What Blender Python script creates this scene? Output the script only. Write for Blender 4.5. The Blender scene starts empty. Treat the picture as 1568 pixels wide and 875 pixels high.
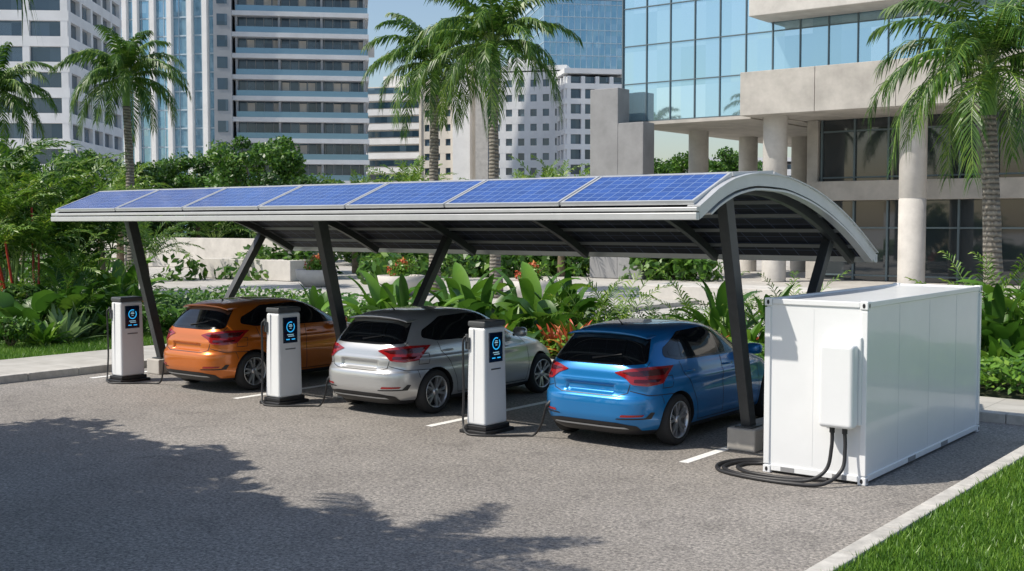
import bpy, bmesh, math, random, time
import numpy as np
from mathutils import Vector, Matrix
T0=time.time()
random.seed(7)
sc=bpy.context.scene
PI=math.pi; rad=math.radians
TH=rad(37.7)
FX,FY=-math.sin(TH),math.cos(TH); RX,RY=math.cos(TH),math.sin(TH)
def site(d,l): return (FX*d+RX*l, FY*d+RY*l)

# ---------------------------------------------------------------- materials
def newmat(name):
    m=bpy.data.materials.new(name); m.use_nodes=True
    nt=m.node_tree; p=nt.nodes['Principled BSDF']; return m,nt,p
def N(nt,t,**k):
    n=nt.nodes.new(t)
    for a,v in k.items(): setattr(n,a,v)
    return n
def ramp(nt,fac,stops):
    r=N(nt,'ShaderNodeValToRGB'); e=r.color_ramp.elements
    while len(e)<len(stops): e.new(.5)
    for i,(p,c) in enumerate(stops):
        e[i].position=p; e[i].color=(c[0],c[1],c[2],1)
    nt.links.new(fac,r.inputs[0]); return r.outputs[0]
def mat(name,col,rough=.5,metal=0,coat=0,noise=0,nscale=3,bump=0,bscale=40,spec=.5,emis=None,es=0):
    m,nt,p=newmat(name)
    p.inputs['Base Color'].default_value=(*col,1); p.inputs['Roughness'].default_value=rough
    p.inputs['Metallic'].default_value=metal; p.inputs['Coat Weight'].default_value=coat
    p.inputs['Coat Roughness'].default_value=.04
    p.inputs['Specular IOR Level'].default_value=spec
    tc=N(nt,'ShaderNodeTexCoord')
    if noise:
        n=N(nt,'ShaderNodeTexNoise'); n.inputs['Scale'].default_value=nscale; n.inputs['Detail'].default_value=6; n.inputs['Roughness'].default_value=.65
        nt.links.new(tc.outputs['Object'],n.inputs['Vector'])
        a=[c*(1-noise) for c in col]; b=[min(1,c*(1+noise)) for c in col]
        nt.links.new(ramp(nt,n.outputs['Fac'],[(.3,a),(.7,b)]),p.inputs['Base Color'])
    if bump:
        n=N(nt,'ShaderNodeTexNoise'); n.inputs['Scale'].default_value=bscale; n.inputs['Detail'].default_value=4
        nt.links.new(tc.outputs['Object'],n.inputs['Vector'])
        b=N(nt,'ShaderNodeBump'); b.inputs['Strength'].default_value=bump; b.inputs['Distance'].default_value=.02
        nt.links.new(n.outputs['Fac'],b.inputs['Height']); nt.links.new(b.outputs[0],p.inputs['Normal'])
    if emis:
        p.inputs['Emission Color'].default_value=(*emis,1); p.inputs['Emission Strength'].default_value=es
    return m
def leafmat(name,c0,c1,c2,trans=.3,rough=.42):
    m,nt,p=newmat(name)
    g=N(nt,'ShaderNodeNewGeometry')
    tc=N(nt,'ShaderNodeTexCoord'); n=N(nt,'ShaderNodeTexNoise'); n.inputs['Scale'].default_value=.9
    nt.links.new(tc.outputs['Object'],n.inputs['Vector'])
    mx=N(nt,'ShaderNodeMath',operation='MULTIPLY_ADD'); mx.inputs[1].default_value=.6
    nt.links.new(g.outputs['Random Per Island'],mx.inputs[0])
    m2=N(nt,'ShaderNodeMath',operation='MULTIPLY_ADD'); m2.inputs[1].default_value=.9; m2.inputs[2].default_value=-.25
    nt.links.new(n.outputs['Fac'],m2.inputs[0]); nt.links.new(m2.outputs[0],mx.inputs[2])
    c=ramp(nt,mx.outputs[0],[(.1,c0),(.55,c1),(.95,c2)])
    nt.links.new(c,p.inputs['Base Color']); p.inputs['Roughness'].default_value=rough
    tr=N(nt,'ShaderNodeBsdfTranslucent'); nt.links.new(c,tr.inputs[0])
    ms=N(nt,'ShaderNodeMixShader'); ms.inputs[0].default_value=trans
    out=nt.nodes['Material Output']
    nt.links.new(p.outputs[0],ms.inputs[1]); nt.links.new(tr.outputs[0],ms.inputs[2]); nt.links.new(ms.outputs[0],out.inputs[0])
    return m
def asphalt():
    m,nt,p=newmat('asphalt'); tc=N(nt,'ShaderNodeTexCoord')
    n1=N(nt,'ShaderNodeTexNoise'); n1.inputs['Scale'].default_value=.35; n1.inputs['Detail'].default_value=9; n1.inputs['Roughness'].default_value=.65
    n2=N(nt,'ShaderNodeTexNoise'); n2.inputs['Scale'].default_value=26; n2.inputs['Detail'].default_value=5; n2.inputs['Roughness'].default_value=.85
    n3=N(nt,'ShaderNodeTexVoronoi'); n3.inputs['Scale'].default_value=52
    n4=N(nt,'ShaderNodeTexNoise'); n4.inputs['Scale'].default_value=2.2; n4.inputs['Detail'].default_value=5; n4.inputs['Distortion'].default_value=1.2
    for n in (n1,n2,n3,n4): nt.links.new(tc.outputs['Object'],n.inputs['Vector'])
    a=ramp(nt,n1.outputs['Fac'],[(.3,(.225,.207,.190)),(.5,(.28,.26,.24)),(.7,(.335,.312,.29))])
    b=ramp(nt,n2.outputs['Fac'],[(.36,(.18,.18,.19)),(.5,(.85,.85,.85)),(.64,(1.5,1.48,1.44))])
    c=ramp(nt,n3.outputs['Color'],[(0,(.5,.5,.5)),(.6,(1.0,1.0,1.0)),(1,(1.4,1.38,1.33))])
    d=ramp(nt,n4.outputs['Fac'],[(.28,(.78,.78,.78)),(.42,(1,1,1)),(.7,(1.06,1.06,1.05))])
    prev=a
    for q,f in ((b,.9),(c,.7),(d,1)):
        x=N(nt,'ShaderNodeMixRGB',blend_type='MULTIPLY'); x.inputs[0].default_value=f
        nt.links.new(prev,x.inputs[1]); nt.links.new(q,x.inputs[2]); prev=x.outputs[0]
    nt.links.new(prev,p.inputs['Base Color']); p.inputs['Roughness'].default_value=.85
    bp=N(nt,'ShaderNodeBump'); bp.inputs['Strength'].default_value=.6; bp.inputs['Distance'].default_value=.012
    nt.links.new(n2.outputs['Fac'],bp.inputs['Height']); nt.links.new(bp.outputs[0],p.inputs['Normal'])
    return m
def tiled(name,col,sx,sy,dark=.7,mortar=.008,rough=.7,amp=.8):
    m,nt,p=newmat(name); tc=N(nt,'ShaderNodeTexCoord'); b=N(nt,'ShaderNodeTexBrick')
    b.offset=0; b.inputs['Scale'].default_value=1; b.inputs['Brick Width'].default_value=sx; b.inputs['Row Height'].default_value=sy
    b.inputs['Mortar Size'].default_value=mortar
    b.inputs['Color1'].default_value=(*col,1); b.inputs['Color2'].default_value=(*[c*.88 for c in col],1); b.inputs['Mortar'].default_value=(*[c*dark for c in col],1)
    nt.links.new(tc.outputs['Object'],b.inputs['Vector'])
    n=N(nt,'ShaderNodeTexNoise'); n.inputs['Scale'].default_value=2.5; n.inputs['Detail'].default_value=8; nt.links.new(tc.outputs['Object'],n.inputs['Vector'])
    r=ramp(nt,n.outputs['Fac'],[(.3,(amp,amp*.99,amp*.97)),(.7,(1,1,1))])
    x=N(nt,'ShaderNodeMixRGB',blend_type='MULTIPLY'); x.inputs[0].default_value=1
    nt.links.new(b.outputs[0],x.inputs[1]); nt.links.new(r,x.inputs[2]); nt.links.new(x.outputs[0],p.inputs['Base Color']); p.inputs['Roughness'].default_value=rough
    return m
def winglass(name,dark,light,cx,cz,metal=.0,rough=.06,thr=.75,tilt=.035):
    m,nt,p=newmat(name); tc=N(nt,'ShaderNodeTexCoord')
    mp=N(nt,'ShaderNodeMapping'); mp.inputs['Scale'].default_value=(1/cx,1/cx,1/cz); nt.links.new(tc.outputs['Object'],mp.inputs['Vector'])
    fl=N(nt,'ShaderNodeVectorMath',operation='FLOOR'); nt.links.new(mp.outputs[0],fl.inputs[0])
    wn=N(nt,'ShaderNodeTexWhiteNoise'); nt.links.new(fl.outputs[0],wn.inputs['Vector'])
    nt.links.new(ramp(nt,wn.outputs['Value'],[(0,dark),(thr,[ (a*.6+b*.4) for a,b in zip(dark,light)]),(1,light)]),p.inputs['Base Color'])
    p.inputs['Roughness'].default_value=rough; p.inputs['Metallic'].default_value=metal; p.inputs['Specular IOR Level'].default_value=.9
    sub=N(nt,'ShaderNodeVectorMath',operation='SUBTRACT'); nt.links.new(wn.outputs['Color'],sub.inputs[0]); sub.inputs[1].default_value=(.5,.5,.5)
    scl=N(nt,'ShaderNodeVectorMath',operation='SCALE'); nt.links.new(sub.outputs[0],scl.inputs[0]); scl.inputs['Scale'].default_value=tilt
    g=N(nt,'ShaderNodeNewGeometry'); ad=N(nt,'ShaderNodeVectorMath',operation='ADD'); nt.links.new(g.outputs['Normal'],ad.inputs[0]); nt.links.new(scl.outputs[0],ad.inputs[1])
    nm=N(nt,'ShaderNodeVectorMath',operation='NORMALIZE'); nt.links.new(ad.outputs[0],nm.inputs[0]); nt.links.new(nm.outputs[0],p.inputs['Normal'])
    return m
def pvmat():
    m,nt,p=newmat('solar_cells'); uv=N(nt,'ShaderNodeUVMap'); b=N(nt,'ShaderNodeTexBrick'); b.offset=0
    b.inputs['Scale'].default_value=1; b.inputs['Brick Width'].default_value=1; b.inputs['Row Height'].default_value=1; b.inputs['Mortar Size'].default_value=.035
    b.inputs['Color1'].default_value=(.014,.055,.26,1); b.inputs['Color2'].default_value=(.025,.085,.36,1); b.inputs['Mortar'].default_value=(.20,.28,.48,1)
    nt.links.new(uv.outputs[0],b.inputs['Vector'])
    nt.links.new(b.outputs[0],p.inputs['Base Color']); p.inputs['Roughness'].default_value=.22; p.inputs['Coat Weight'].default_value=.6; p.inputs['Coat Roughness'].default_value=.08
    return m
def trunkmat():
    m,nt,p=newmat('palm_trunk'); tc=N(nt,'ShaderNodeTexCoord'); w=N(nt,'ShaderNodeTexWave',bands_direction='Z'); w.inputs['Scale'].default_value=2.3; w.inputs['Distortion'].default_value=2.2; w.inputs['Detail'].default_value=5; w.inputs['Detail Scale'].default_value=3
    n=N(nt,'ShaderNodeTexNoise'); n.inputs['Scale'].default_value=5; n.inputs['Detail'].default_value=8; n.inputs['Roughness'].default_value=.7
    for q in (w,n): nt.links.new(tc.outputs['Object'],q.inputs['Vector'])
    a=ramp(nt,w.outputs['Fac'],[(.0,(.12,.105,.09)),(.25,(.26,.235,.20)),(1,(.33,.305,.265))]); b=ramp(nt,n.outputs['Fac'],[(.3,(.45,.44,.40)),(.7,(1,1,1))])
    x=N(nt,'ShaderNodeMixRGB',blend_type='MULTIPLY'); x.inputs[0].default_value=1; nt.links.new(a,x.inputs[1]); nt.links.new(b,x.inputs[2])
    nt.links.new(x.outputs[0],p.inputs['Base Color']); p.inputs['Roughness'].default_value=.9
    bp=N(nt,'ShaderNodeBump'); bp.inputs['Distance'].default_value=.03; nt.links.new(w.outputs['Fac'],bp.inputs['Height']); nt.links.new(bp.outputs[0],p.inputs['Normal'])
    return m
M={}
M['asph']=asphalt()
M['grassb']=leafmat('grass_blades',(.05,.13,.015),(.12,.25,.027),(.24,.38,.05),.3)
M['lawn']=mat('lawn_soil',(.07,.14,.022),.95,noise=.5,nscale=9)
M['soil']=mat('soil',(.04,.045,.02),.95,noise=.5,nscale=5)
M['kerb']=mat('kerb_concrete',(.47,.45,.415),.85,noise=.25,nscale=5,bump=.3,bscale=60)
M['walk']=tiled('pavement_slabs',(.50,.48,.44),1.2,1.2,.6)
M['plaza']=tiled('plaza_paving',(.52,.50,.47),1.5,1.5,.8)
M['line']=mat('road_paint',(.78,.78,.76),.7,noise=.2,nscale=25)
M['conc']=mat('concrete',(.42,.395,.36),.8,noise=.2,nscale=.9,bump=.15,bscale=12)
M['concl']=mat('light_concrete',(.52,.495,.46),.8,noise=.15,nscale=1.2,bump=.1,bscale=15)
M['cdark']=mat('dark_concrete',(.25,.25,.255),.8,noise=.15,nscale=1)
M['white']=mat('white_paint',(.78,.79,.80),.33,noise=.03,nscale=1.5,coat=.3)
M['seam']=mat('panel_seam',(.66,.67,.69),.5)
M['wfac']=mat('white_facade',(.74,.745,.75),.7,noise=.08,nscale=.3)
M['gfac']=mat('grey_facade',(.40,.42,.44),.7,noise=.1,nscale=.3)
M['bfac']=mat('beige_facade',(.68,.63,.56),.7,noise=.1,nscale=.3)
M['steel']=mat('dark_steel',(.05,.054,.058),.42,metal=.2,noise=.15,nscale=8)
M['alu']=mat('aluminium_trim',(.55,.56,.57),.38,metal=.3,noise=.06,nscale=4)
M['purl']=mat('purlin_steel',(.26,.27,.28),.5,metal=.2)
M['under']=tiled('panel_backsheet',(.012,.015,.024),.30,.21,6,.010,.75)
M['pv']=pvmat()
M['black']=mat('black_plastic',(.018,.018,.02),.45)
M['gblack']=mat('gloss_black',(.006,.006,.008),.12,coat=.5)
M['rubber']=mat('tyre_rubber',(.02,.02,.021),.8,bump=.2)
M['cable']=mat('cable_rubber',(.02,.02,.022),.5)
M['dgrey']=mat('charger_cap',(.07,.075,.08),.4)
M['glass']=mat('car_glass',(.006,.008,.010),.03,coat=.3,spec=.6)
M['rim']=mat('alloy_rim',(.60,.60,.61),.28,metal=.8)
M['lamp']=mat('tail_lamp',(.27,.008,.010),.12,coat=.8)
M['lamp2']=mat('tail_lamp_dark',(.06,.004,.006),.15,coat=.8)
M['scr']=mat('charger_screen',(.004,.014,.042),.08,coat=.5)
M['cy']=mat('screen_cyan',(.0,.2,.3),.4,emis=(.03,.42,.9),es=1.0)
M['cy2']=mat('screen_text',(.2,.3,.35),.4,emis=(.3,.5,.6),es=.7)
M['orange']=mat('orange_paint',(.62,.155,.012),.3,metal=.4,coat=1)
M['silver']=mat('silver_paint',(.54,.545,.55),.3,metal=.65,coat=1)
M['blue']=mat('blue_paint',(.010,.20,.52),.28,metal=.4,coat=1)
M['trunk']=trunkmat()
M['bark']=mat('bark',(.16,.12,.08),.9,noise=.4,nscale=6,bump=.6,bscale=14)
M['shaft']=mat('crownshaft',(.13,.26,.045),.4,noise=.3,nscale=3)
M['rach']=mat('rachis',(.20,.30,.06),.5)
M['redst']=mat('red_stem',(.45,.03,.015),.4)
M['palml']=leafmat('palm_leaflets',(.022,.07,.010),(.065,.155,.018),(.19,.29,.035),.35)
M['palmy']=leafmat('yellow_palm_leaflets',(.045,.12,.012),(.13,.25,.025),(.30,.38,.045),.35)
M['leafd']=leafmat('dark_leaves',(.014,.045,.008),(.04,.105,.014),(.10,.19,.025),.3)
M['leafm']=leafmat('green_leaves',(.025,.08,.010),(.07,.175,.02),(.18,.31,.035),.32)
M['leafl']=leafmat('light_leaves',(.045,.13,.012),(.13,.28,.027),(.28,.42,.055),.32)
M['leafs']=leafmat('silver_leaves',(.14,.24,.10),(.24,.35,.15),(.36,.46,.22),.25)
M['flower']=leafmat('flowers',(.45,.04,.03),(.6,.12,.05),(.7,.4,.10),.2)
M['gcurt']=winglass('curtain_glass',(.32,.50,.60),(.48,.66,.76),1.4,1.95,metal=.75,rough=.03,tilt=.02)
M['gtow']=winglass('tower_glass',(.22,.42,.56),(.40,.58,.70),1.5,1.7,metal=.5,rough=.08)
M['gdark']=winglass('dark_window_glass',(.02,.05,.08),(.14,.21,.27),1.6,3.2,metal=0,rough=.06,thr=.8)
M['gpod']=winglass('podium_glass',(.02,.028,.034),(.06,.07,.075),1.7,3.9,metal=0,rough=.03,thr=.8,tilt=.02)
M['grail']=mat('balcony_glass',(.20,.33,.42),.1,metal=.35)
M['mull']=mat('mullion',(.12,.16,.18),.4,metal=.3)
M['mullw']=mat('mullion_light',(.46,.56,.63),.4,metal=.2)

# ---------------------------------------------------------------- builder
def empty(name,loc=(0,0,0),rz=0,parent=None,s=1):
    o=bpy.data.objects.new(name,None); sc.collection.objects.link(o); o.location=loc; o.rotation_euler=(0,0,rz); o.scale=(s,s,s)
    if parent: o.parent=parent
    return o
class B:
    def __init__(s): s.v=[];s.f=[];s.m=[];s.s=[]
    def add(s,vs,fs,mi=0,sm=False):
        o=len(s.v); s.v.extend(tuple(map(float,v)) for v in vs); s.f.extend(tuple(i+o for i in f) for f in fs); s.m.extend([mi]*len(fs)); s.s.extend([sm]*len(fs))
    def box(s,x0,x1,y0,y1,z0,z1,mi=0):
        s.add([(x0,y0,z0),(x1,y0,z0),(x1,y1,z0),(x0,y1,z0),(x0,y0,z1),(x1,y0,z1),(x1,y1,z1),(x0,y1,z1)],
              [(0,3,2,1),(4,5,6,7),(0,1,5,4),(1,2,6,5),(2,3,7,6),(3,0,4,7)],mi)
    def tube(s,pts,rs,seg=8,mi=0,sm=True,cap=True):
        pts=[Vector(p) for p in pts]; n=len(pts)
        if not hasattr(rs,'__len__'): rs=[rs]*n
        up=Vector((0.13,.05,1)) ; vs=[]
        t0=(pts[1]-pts[0]).normalized()
        if abs(t0.z)>.9: up=Vector((1,.05,0))
        u=None
        for i in range(n):
            t=(pts[min(i+1,n-1)]-pts[max(i-1,0)]).normalized()
            if u is None: u=(up-t*up.dot(t)).normalized()
            else: u=(u-t*u.dot(t)).normalized()
            w=t.cross(u)
            for k in range(seg):
                a=2*PI*k/seg; vs.append(pts[i]+(u*math.cos(a)+w*math.sin(a))*rs[i])
        fs=[(i*seg+k,i*seg+(k+1)%seg,(i+1)*seg+(k+1)%seg,(i+1)*seg+k) for i in range(n-1) for k in range(seg)]
        s.add(vs,fs,mi,sm)
        if cap: 
            s.add(vs[:seg],[tuple(range(seg-1,-1,-1))],mi); s.add(vs[-seg:],[tuple(range(seg))],mi)
    def lathe(s,prof,seg,mi,axis='z',c=(0,0,0),sm=True):
        vs=[]
        for r,h in prof:
            for k in range(seg):
                a=2*PI*k/seg
                if axis=='z': vs.append((c[0]+r*math.cos(a),c[1]+r*math.sin(a),c[2]+h))
                else: vs.append((c[0]+h,c[1]+r*math.cos(a),c[2]+r*math.sin(a)))
        fs=[(i*seg+k,i*seg+(k+1)%seg,(i+1)*seg+(k+1)%seg,(i+1)*seg+k) for i in range(len(prof)-1) for k in range(seg)]
        s.add(vs,fs,mi,sm)
    def extr(s,prof,x0,x1,mi=0,sm=False):
        n=len(prof); vs=[(x0,y,z) for y,z in prof]+[(x1,y,z) for y,z in prof]
        s.add(vs,[(i,(i+1)%n,n+(i+1)%n,n+i) for i in range(n)],mi,sm)
        h=n//2
        for o in (0,n): s.add(vs[o:o+n],[(i,i+1,n-2-i,n-1-i) for i in range(h-1)],mi)
    def mesh(s,name,mats):
        me=bpy.data.meshes.new(name); me.from_pydata(s.v,[],s.f)
        for m in mats: me.materials.append(m)
        me.polygons.foreach_set('material_index',s.m); me.polygons.foreach_set('use_smooth',s.s); me.update(); return me
    def obj(s,name,mats,parent=None,loc=(0,0,0),rz=0,bevel=0,bseg=2):
        return mobj(name,s.mesh(name,mats),parent,loc,rz,1,bevel,bseg)
def mobj(name,me,parent=None,loc=(0,0,0),rz=0,sc_=1,bevel=0,bseg=2):
    o=bpy.data.objects.new(name,me); sc.collection.objects.link(o); o.location=loc; o.rotation_euler=(0,0,rz)
    o.scale=(sc_,)*3 if not hasattr(sc_,'__len__') else sc_
    if parent: o.parent=parent
    if bevel:
        m=o.modifiers.new('bevel','BEVEL'); m.width=bevel; m.segments=bseg; m.limit_method='ANGLE'; m.angle_limit=rad(40)
    return o
def simple(name,boxes,m,parent=None,bevel=0,loc=(0,0,0)):
    b=B()
    for q in boxes: b.box(*q)
    return b.obj(name,[m],parent,loc,bevel=bevel)

# ---------------------------------------------------------------- ground
def sheet(name,x0,x1,y0,y1,z,m):
    b=B(); b.add([(x0,y0,z),(x1,y0,z),(x1,y1,z),(x0,y1,z)],[(0,1,2,3)]); return b.obj(name,[m])
sheet('ground',-900,900,-500,1300,-.02,M['plaza'])
sheet('asphalt_parking_lot',-19.4,-3.6,-40,17.0,0,M['asph'])
b=B()
for x in (-6.65,-10.65,-14.8,-18.85): b.box(x-.06,x+.06,11.9,16.6,.001,.005)
b.obj('parking_line_markings',[M['line']])
simple('left_pavement',[(-21.8,-19.6,-40,40,-.05,.13)],M['walk'])
b=B()
for i in range(60): b.box(-19.597,-19.4,-40+i*1.0,-40+i*1.0+.992,-.05,.14)
b.obj('left_kerb',[M['kerb']],bevel=.015)
simple('back_pavement',[(-19.4,6,17.203,18.6,-.05,.125)],M['walk'])
b=B()
for i in range(26): b.box(-19.39+i*1.0,-19.39+i+.992,17.0,17.2,-.05,.135)
b.obj('back_kerb',[M['kerb']],bevel=.015)
b=B()
for i in range(57): b.box(-3.6,-3.42,-40+i*1.0,-40+i+.992,-.05,.14)
b.obj('right_kerb',[M['kerb']],bevel=.015)
sheet('right_lawn_soil',-3.42,30,-40,17.0,.10,M['lawn'])
sheet('planting_bed_soil',-21.8,30,18.6,25.5,.10,M['soil'])
sheet('left_lawn_soil',-60,-21.8,-10,27,.10,M['lawn'])
b=B(); b.box(-19,-9,-4,3.4,-.05,.14); b.obj('planting_island',[M['lawn']],bevel=.02)

def grass(name,regs,n,h0,h1,z,seed):
    r=np.random.default_rng(seed); A=np.array([(a[1]-a[0])*(a[3]-a[2]) for a in regs]); vs=[]
    for a,c in zip(regs,(n*A/A.sum()).astype(int)):
        x=r.uniform(a[0],a[1],c); y=r.uniform(a[2],a[3],c)
        h=r.uniform(h0,h1,c); an=r.uniform(0,2*PI,c); w=.006+.004*r.random(c)
        lx=r.normal(0,.35,c)*h; ly=r.normal(0,.35,c)*h
        P=np.zeros((c,3,3)); P[:,0]=np.c_[x-np.cos(an)*w,y-np.sin(an)*w,np.full(c,z)]; P[:,1]=np.c_[x+np.cos(an)*w,y+np.sin(an)*w,np.full(c,z)]; P[:,2]=np.c_[x+lx,y+ly,z+h]
        vs.append(P.reshape(-1,3))
    V=np.concatenate(vs); me=bpy.data.meshes.new(name); F=np.arange(len(V)).reshape(-1,3)
    me.from_pydata(V.tolist(),[],F.tolist()); me.materials.append(M['grassb']); return mobj(name,me)
grass('right_lawn_grass',[(-3.42,-.5,7.5,17)],75000,.03,.09,.10,1)
grass('left_lawn_grass',[(-24.6,-21.8,8,20)],26000,.05,.12,.10,2)

# ---------------------------------------------------------------- leaves / plants
def leafquads(rng,C,bias,L,W,rnd=.8):
    n=len(C); nn=bias+rng.normal(0,rnd,(n,3)); nn/=np.linalg.norm(nn,axis=1)[:,None]+1e-9
    t=np.cross(nn,rng.normal(0,1,(n,3))); t/=np.linalg.norm(t,axis=1)[:,None]+1e-9
    bb=np.cross(nn,t); s=rng.uniform(.6,1.25,(n,1))
    V=np.stack([C-t*L*s,C+bb*W*s-t*L*.1*s,C+t*L*s,C-bb*W*s-t*L*.1*s],1).reshape(-1,3)
    F=np.arange(4*n).reshape(-1,4)
    return V,F
def frond(b,base,az,e0,bend,L,ll,n,wl,droop,rng,ml=0,mr=1,t0=.1,rr=.018,V=.25):
    dh=Vector((math.cos(az),math.sin(az),0)); side=Vector((-math.sin(az),math.cos(az),0)); tw=rng.uniform(-.3,.3)
    p=Vector(base); pts=[];tans=[]
    for i in range(n+1):
        t=i/n; e=max(e0-bend*t**1.25,-1.45); tan=dh*math.cos(e)+Vector((0,0,math.sin(e)))+side*tw*t*.5; tan.normalize()
        pts.append(p.copy()); tans.append(tan); p=p+tan*(L/n)
    st=max(1,n//8); q=pts[::st]
    b.tube(q,[rr*(1-.8*k/max(1,len(q)-1)) for k in range(len(q))],3,mr,cap=False)
    for i in range(n+1):
        t=i/n
        if t<t0: continue
        pr=min(1,.5+(t-t0)/.2*.5)*(1-.5*t**2.4); tan=tans[i]; nr=side.cross(tan)*-1
        if nr.z<0: nr=-nr
        for sg in (-1,1):
            a=.35+.75*t+rng.uniform(-.12,.12); d=side*sg*math.cos(a)+tan*math.sin(a)+nr*(V+rng.uniform(-.25,.25)); d.normalize()
            l=ll*pr*rng.uniform(.8,1.12); q=pts[i]+tan*rng.uniform(-.4,.4)*L/n; dn=Vector((0,0,-1)); dr=droop*rng.uniform(.6,1.4)
            p1=q+d*l*.5+dn*l*dr*.22; p2=q+d*l*.88+dn*l*dr
            w=tan*wl
            b.add([q-w*.5,q+w*.5,p1+w,p1-w,p2],[(0,1,2,3),(3,2,4)],ml)
def royal_palm(name,h,tr,fl,nf,seed,ll=.74,wl=.042):
    rng=random.Random(seed); b=B(); lean=rng.uniform(-.3,.3); hs=h-1.7
    pts=[];rs=[]
    for i in range(15):
        t=i/14; pts.append((lean*t*t,rng.uniform(-.02,.02)+.1*math.sin(t*2),hs*t)); rs.append(tr*(1.35-.5*t if t<.12 else 1.1-.28*t+.02*math.sin(i*2)))
    b.tube(pts,rs,14,2)
    top=Vector(pts[-1]); b.tube([top-Vector((0,0,.02)),top+Vector((0,0,.3)),top+Vector((0,0,1.1)),top+Vector((0,0,1.6))],[tr*.84,tr*.9,tr*.7,tr*.35],12,3)
    c=top+Vector((0,0,1.5))
    for i in range(nf):
        k=i/(nf-1); az=i*2.39996+rng.uniform(-.25,.25); e0=rad(84-92*k**.95)+rng.uniform(-.12,.12); bend=rad(82+40*k)+rng.uniform(-.25,.25)
        base=c+Vector((math.cos(az),math.sin(az),0))*.08-Vector((0,0,.4*k))
        L=fl*rng.uniform(.85,1.12)*(1-.15*(1-k))
        frond(b,base,az,e0,bend,L,ll,58,wl,.65,rng,0,1,.1,.04,V=.1)
    return b.mesh(name,[M['palml'],M['rach'],M['trunk'],M['shaft']])
def areca(name,h,nf,seed,L,ll=.42,leaf='palmy',stem='rach',wl=.02,stems=0,e=(85,40),droop=.35,n=26,trunk=0):
    rng=random.Random(seed); b=B()
    if stems:
        for s in range(stems):
            a=rng.uniform(0,6.28); r=rng.uniform(.1,.55); hh=h*rng.uniform(.35,1); bx=Vector((math.cos(a)*r,math.sin(a)*r,0)); tx=bx*1.9+Vector((0,0,hh))
            b.tube([bx,(bx+tx)/2+Vector((.03,0,0)),tx],[.034,.028,.022],8,1)
            for i in range(8):
                az=i*2.4+rng.random(); frond(b,tx,az,rad(rng.uniform(45,85)),rad(rng.uniform(50,95)),L*rng.uniform(.75,1.1),ll,n,wl,droop,rng,0,2,.22,.016,V=.35)
    else:
        if trunk: b.tube([(0,0,0),(.04,0,trunk*.5),(0,.03,trunk)],[.16,.12,.11],10,3)
        for i in range(nf):
            k=i/(nf-1); az=i*2.39996+rng.uniform(-.3,.3); frond(b,Vector((math.cos(az)*.06,math.sin(az)*.06,trunk)),az,rad(e[0]-(e[0]-e[1])*k+rng.uniform(-6,6)),rad(50+45*k),L*rng.uniform(.8,1.1),ll,n,wl,droop,rng,0,2,.2,.014,V=.35)
    return b.mesh(name,[M[leaf],M[stem],M['rach'],M['bark']])
def paddles(name,nl,seed,pet,bl,bw,e=(85,35),bend=60,leaf='leafm',flowers=0,stem='rach'):
    rng=random.Random(seed); b=B()
    for i in range(nl):
        k=i/(nl-1); az=i*2.39996+rng.uniform(-.4,.4); dh=Vector((math.cos(az),math.sin(az),0)); side=Vector((-math.sin(az),math.cos(az),0))
        e0=rad(e[0]-(e[0]-e[1])*k+rng.uniform(-7,7)); bd=rad(bend*rng.uniform(.5,1.4)); pl=pet*rng.uniform(.6,1.15); L=bl*rng.uniform(.7,1.15); W=bw*rng.uniform(.75,1.1)*.5
        p=dh*rng.uniform(.02,.18)+side*rng.uniform(-.1,.1); tan=dh*math.cos(e0)+Vector((0,0,math.sin(e0)))
        if pl>.03:
            q=p+tan*pl; b.tube([p,q],[.014,.009],4,1,cap=False); p=q
        ns=8; vs=[]; roll=rng.uniform(-.35,.35)
        for j in range(ns+1):
            t=j/ns; ee=e0-bd*t**1.3; tan=dh*math.cos(ee)+Vector((0,0,math.sin(ee))); nr=side.cross(tan); nr=nr if nr.z>0 or abs(nr.z)<.05 else -nr
            w=W*(math.sin(PI*min(1,(.06+.94*t)))**.62)*(1.15-.35*t); s2=side*math.cos(roll)+nr*math.sin(roll)
            wav=rng.uniform(-.1,.1)*w
            vs+= [p+s2*w+nr*(w*.35+wav), p, p-s2*w+nr*(w*.35-wav)]; p=p+tan*(L/ns)
        fs=[]
        for j in range(ns): o=j*3; fs+=[(o,o+1,o+4,o+3),(o+1,o+2,o+5,o+4)]
        b.add(vs,fs,0,True)
    for i in range(flowers):
        az=rng.uniform(0,6.28); r=rng.uniform(.05,.3); q=Vector((math.cos(az)*r,math.sin(az)*r,pet+bl*rng.uniform(.2,.5)))
        b.tube([(q.x*.4,q.y*.4,0),q],.008,3,1,cap=False)
        for j in range(5):
            d=Vector((rng.uniform(-1,1),rng.uniform(-1,1),.8)).normalized()*.10; s=Vector((-d.y,d.x,0)).normalized()*.02
            b.add([q,q+d*.5+s,q+d,q+d*.5-s],[(0,1,2,3)],2)
    return b.mesh(name,[M[leaf],M[stem],M['flower']])
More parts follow.
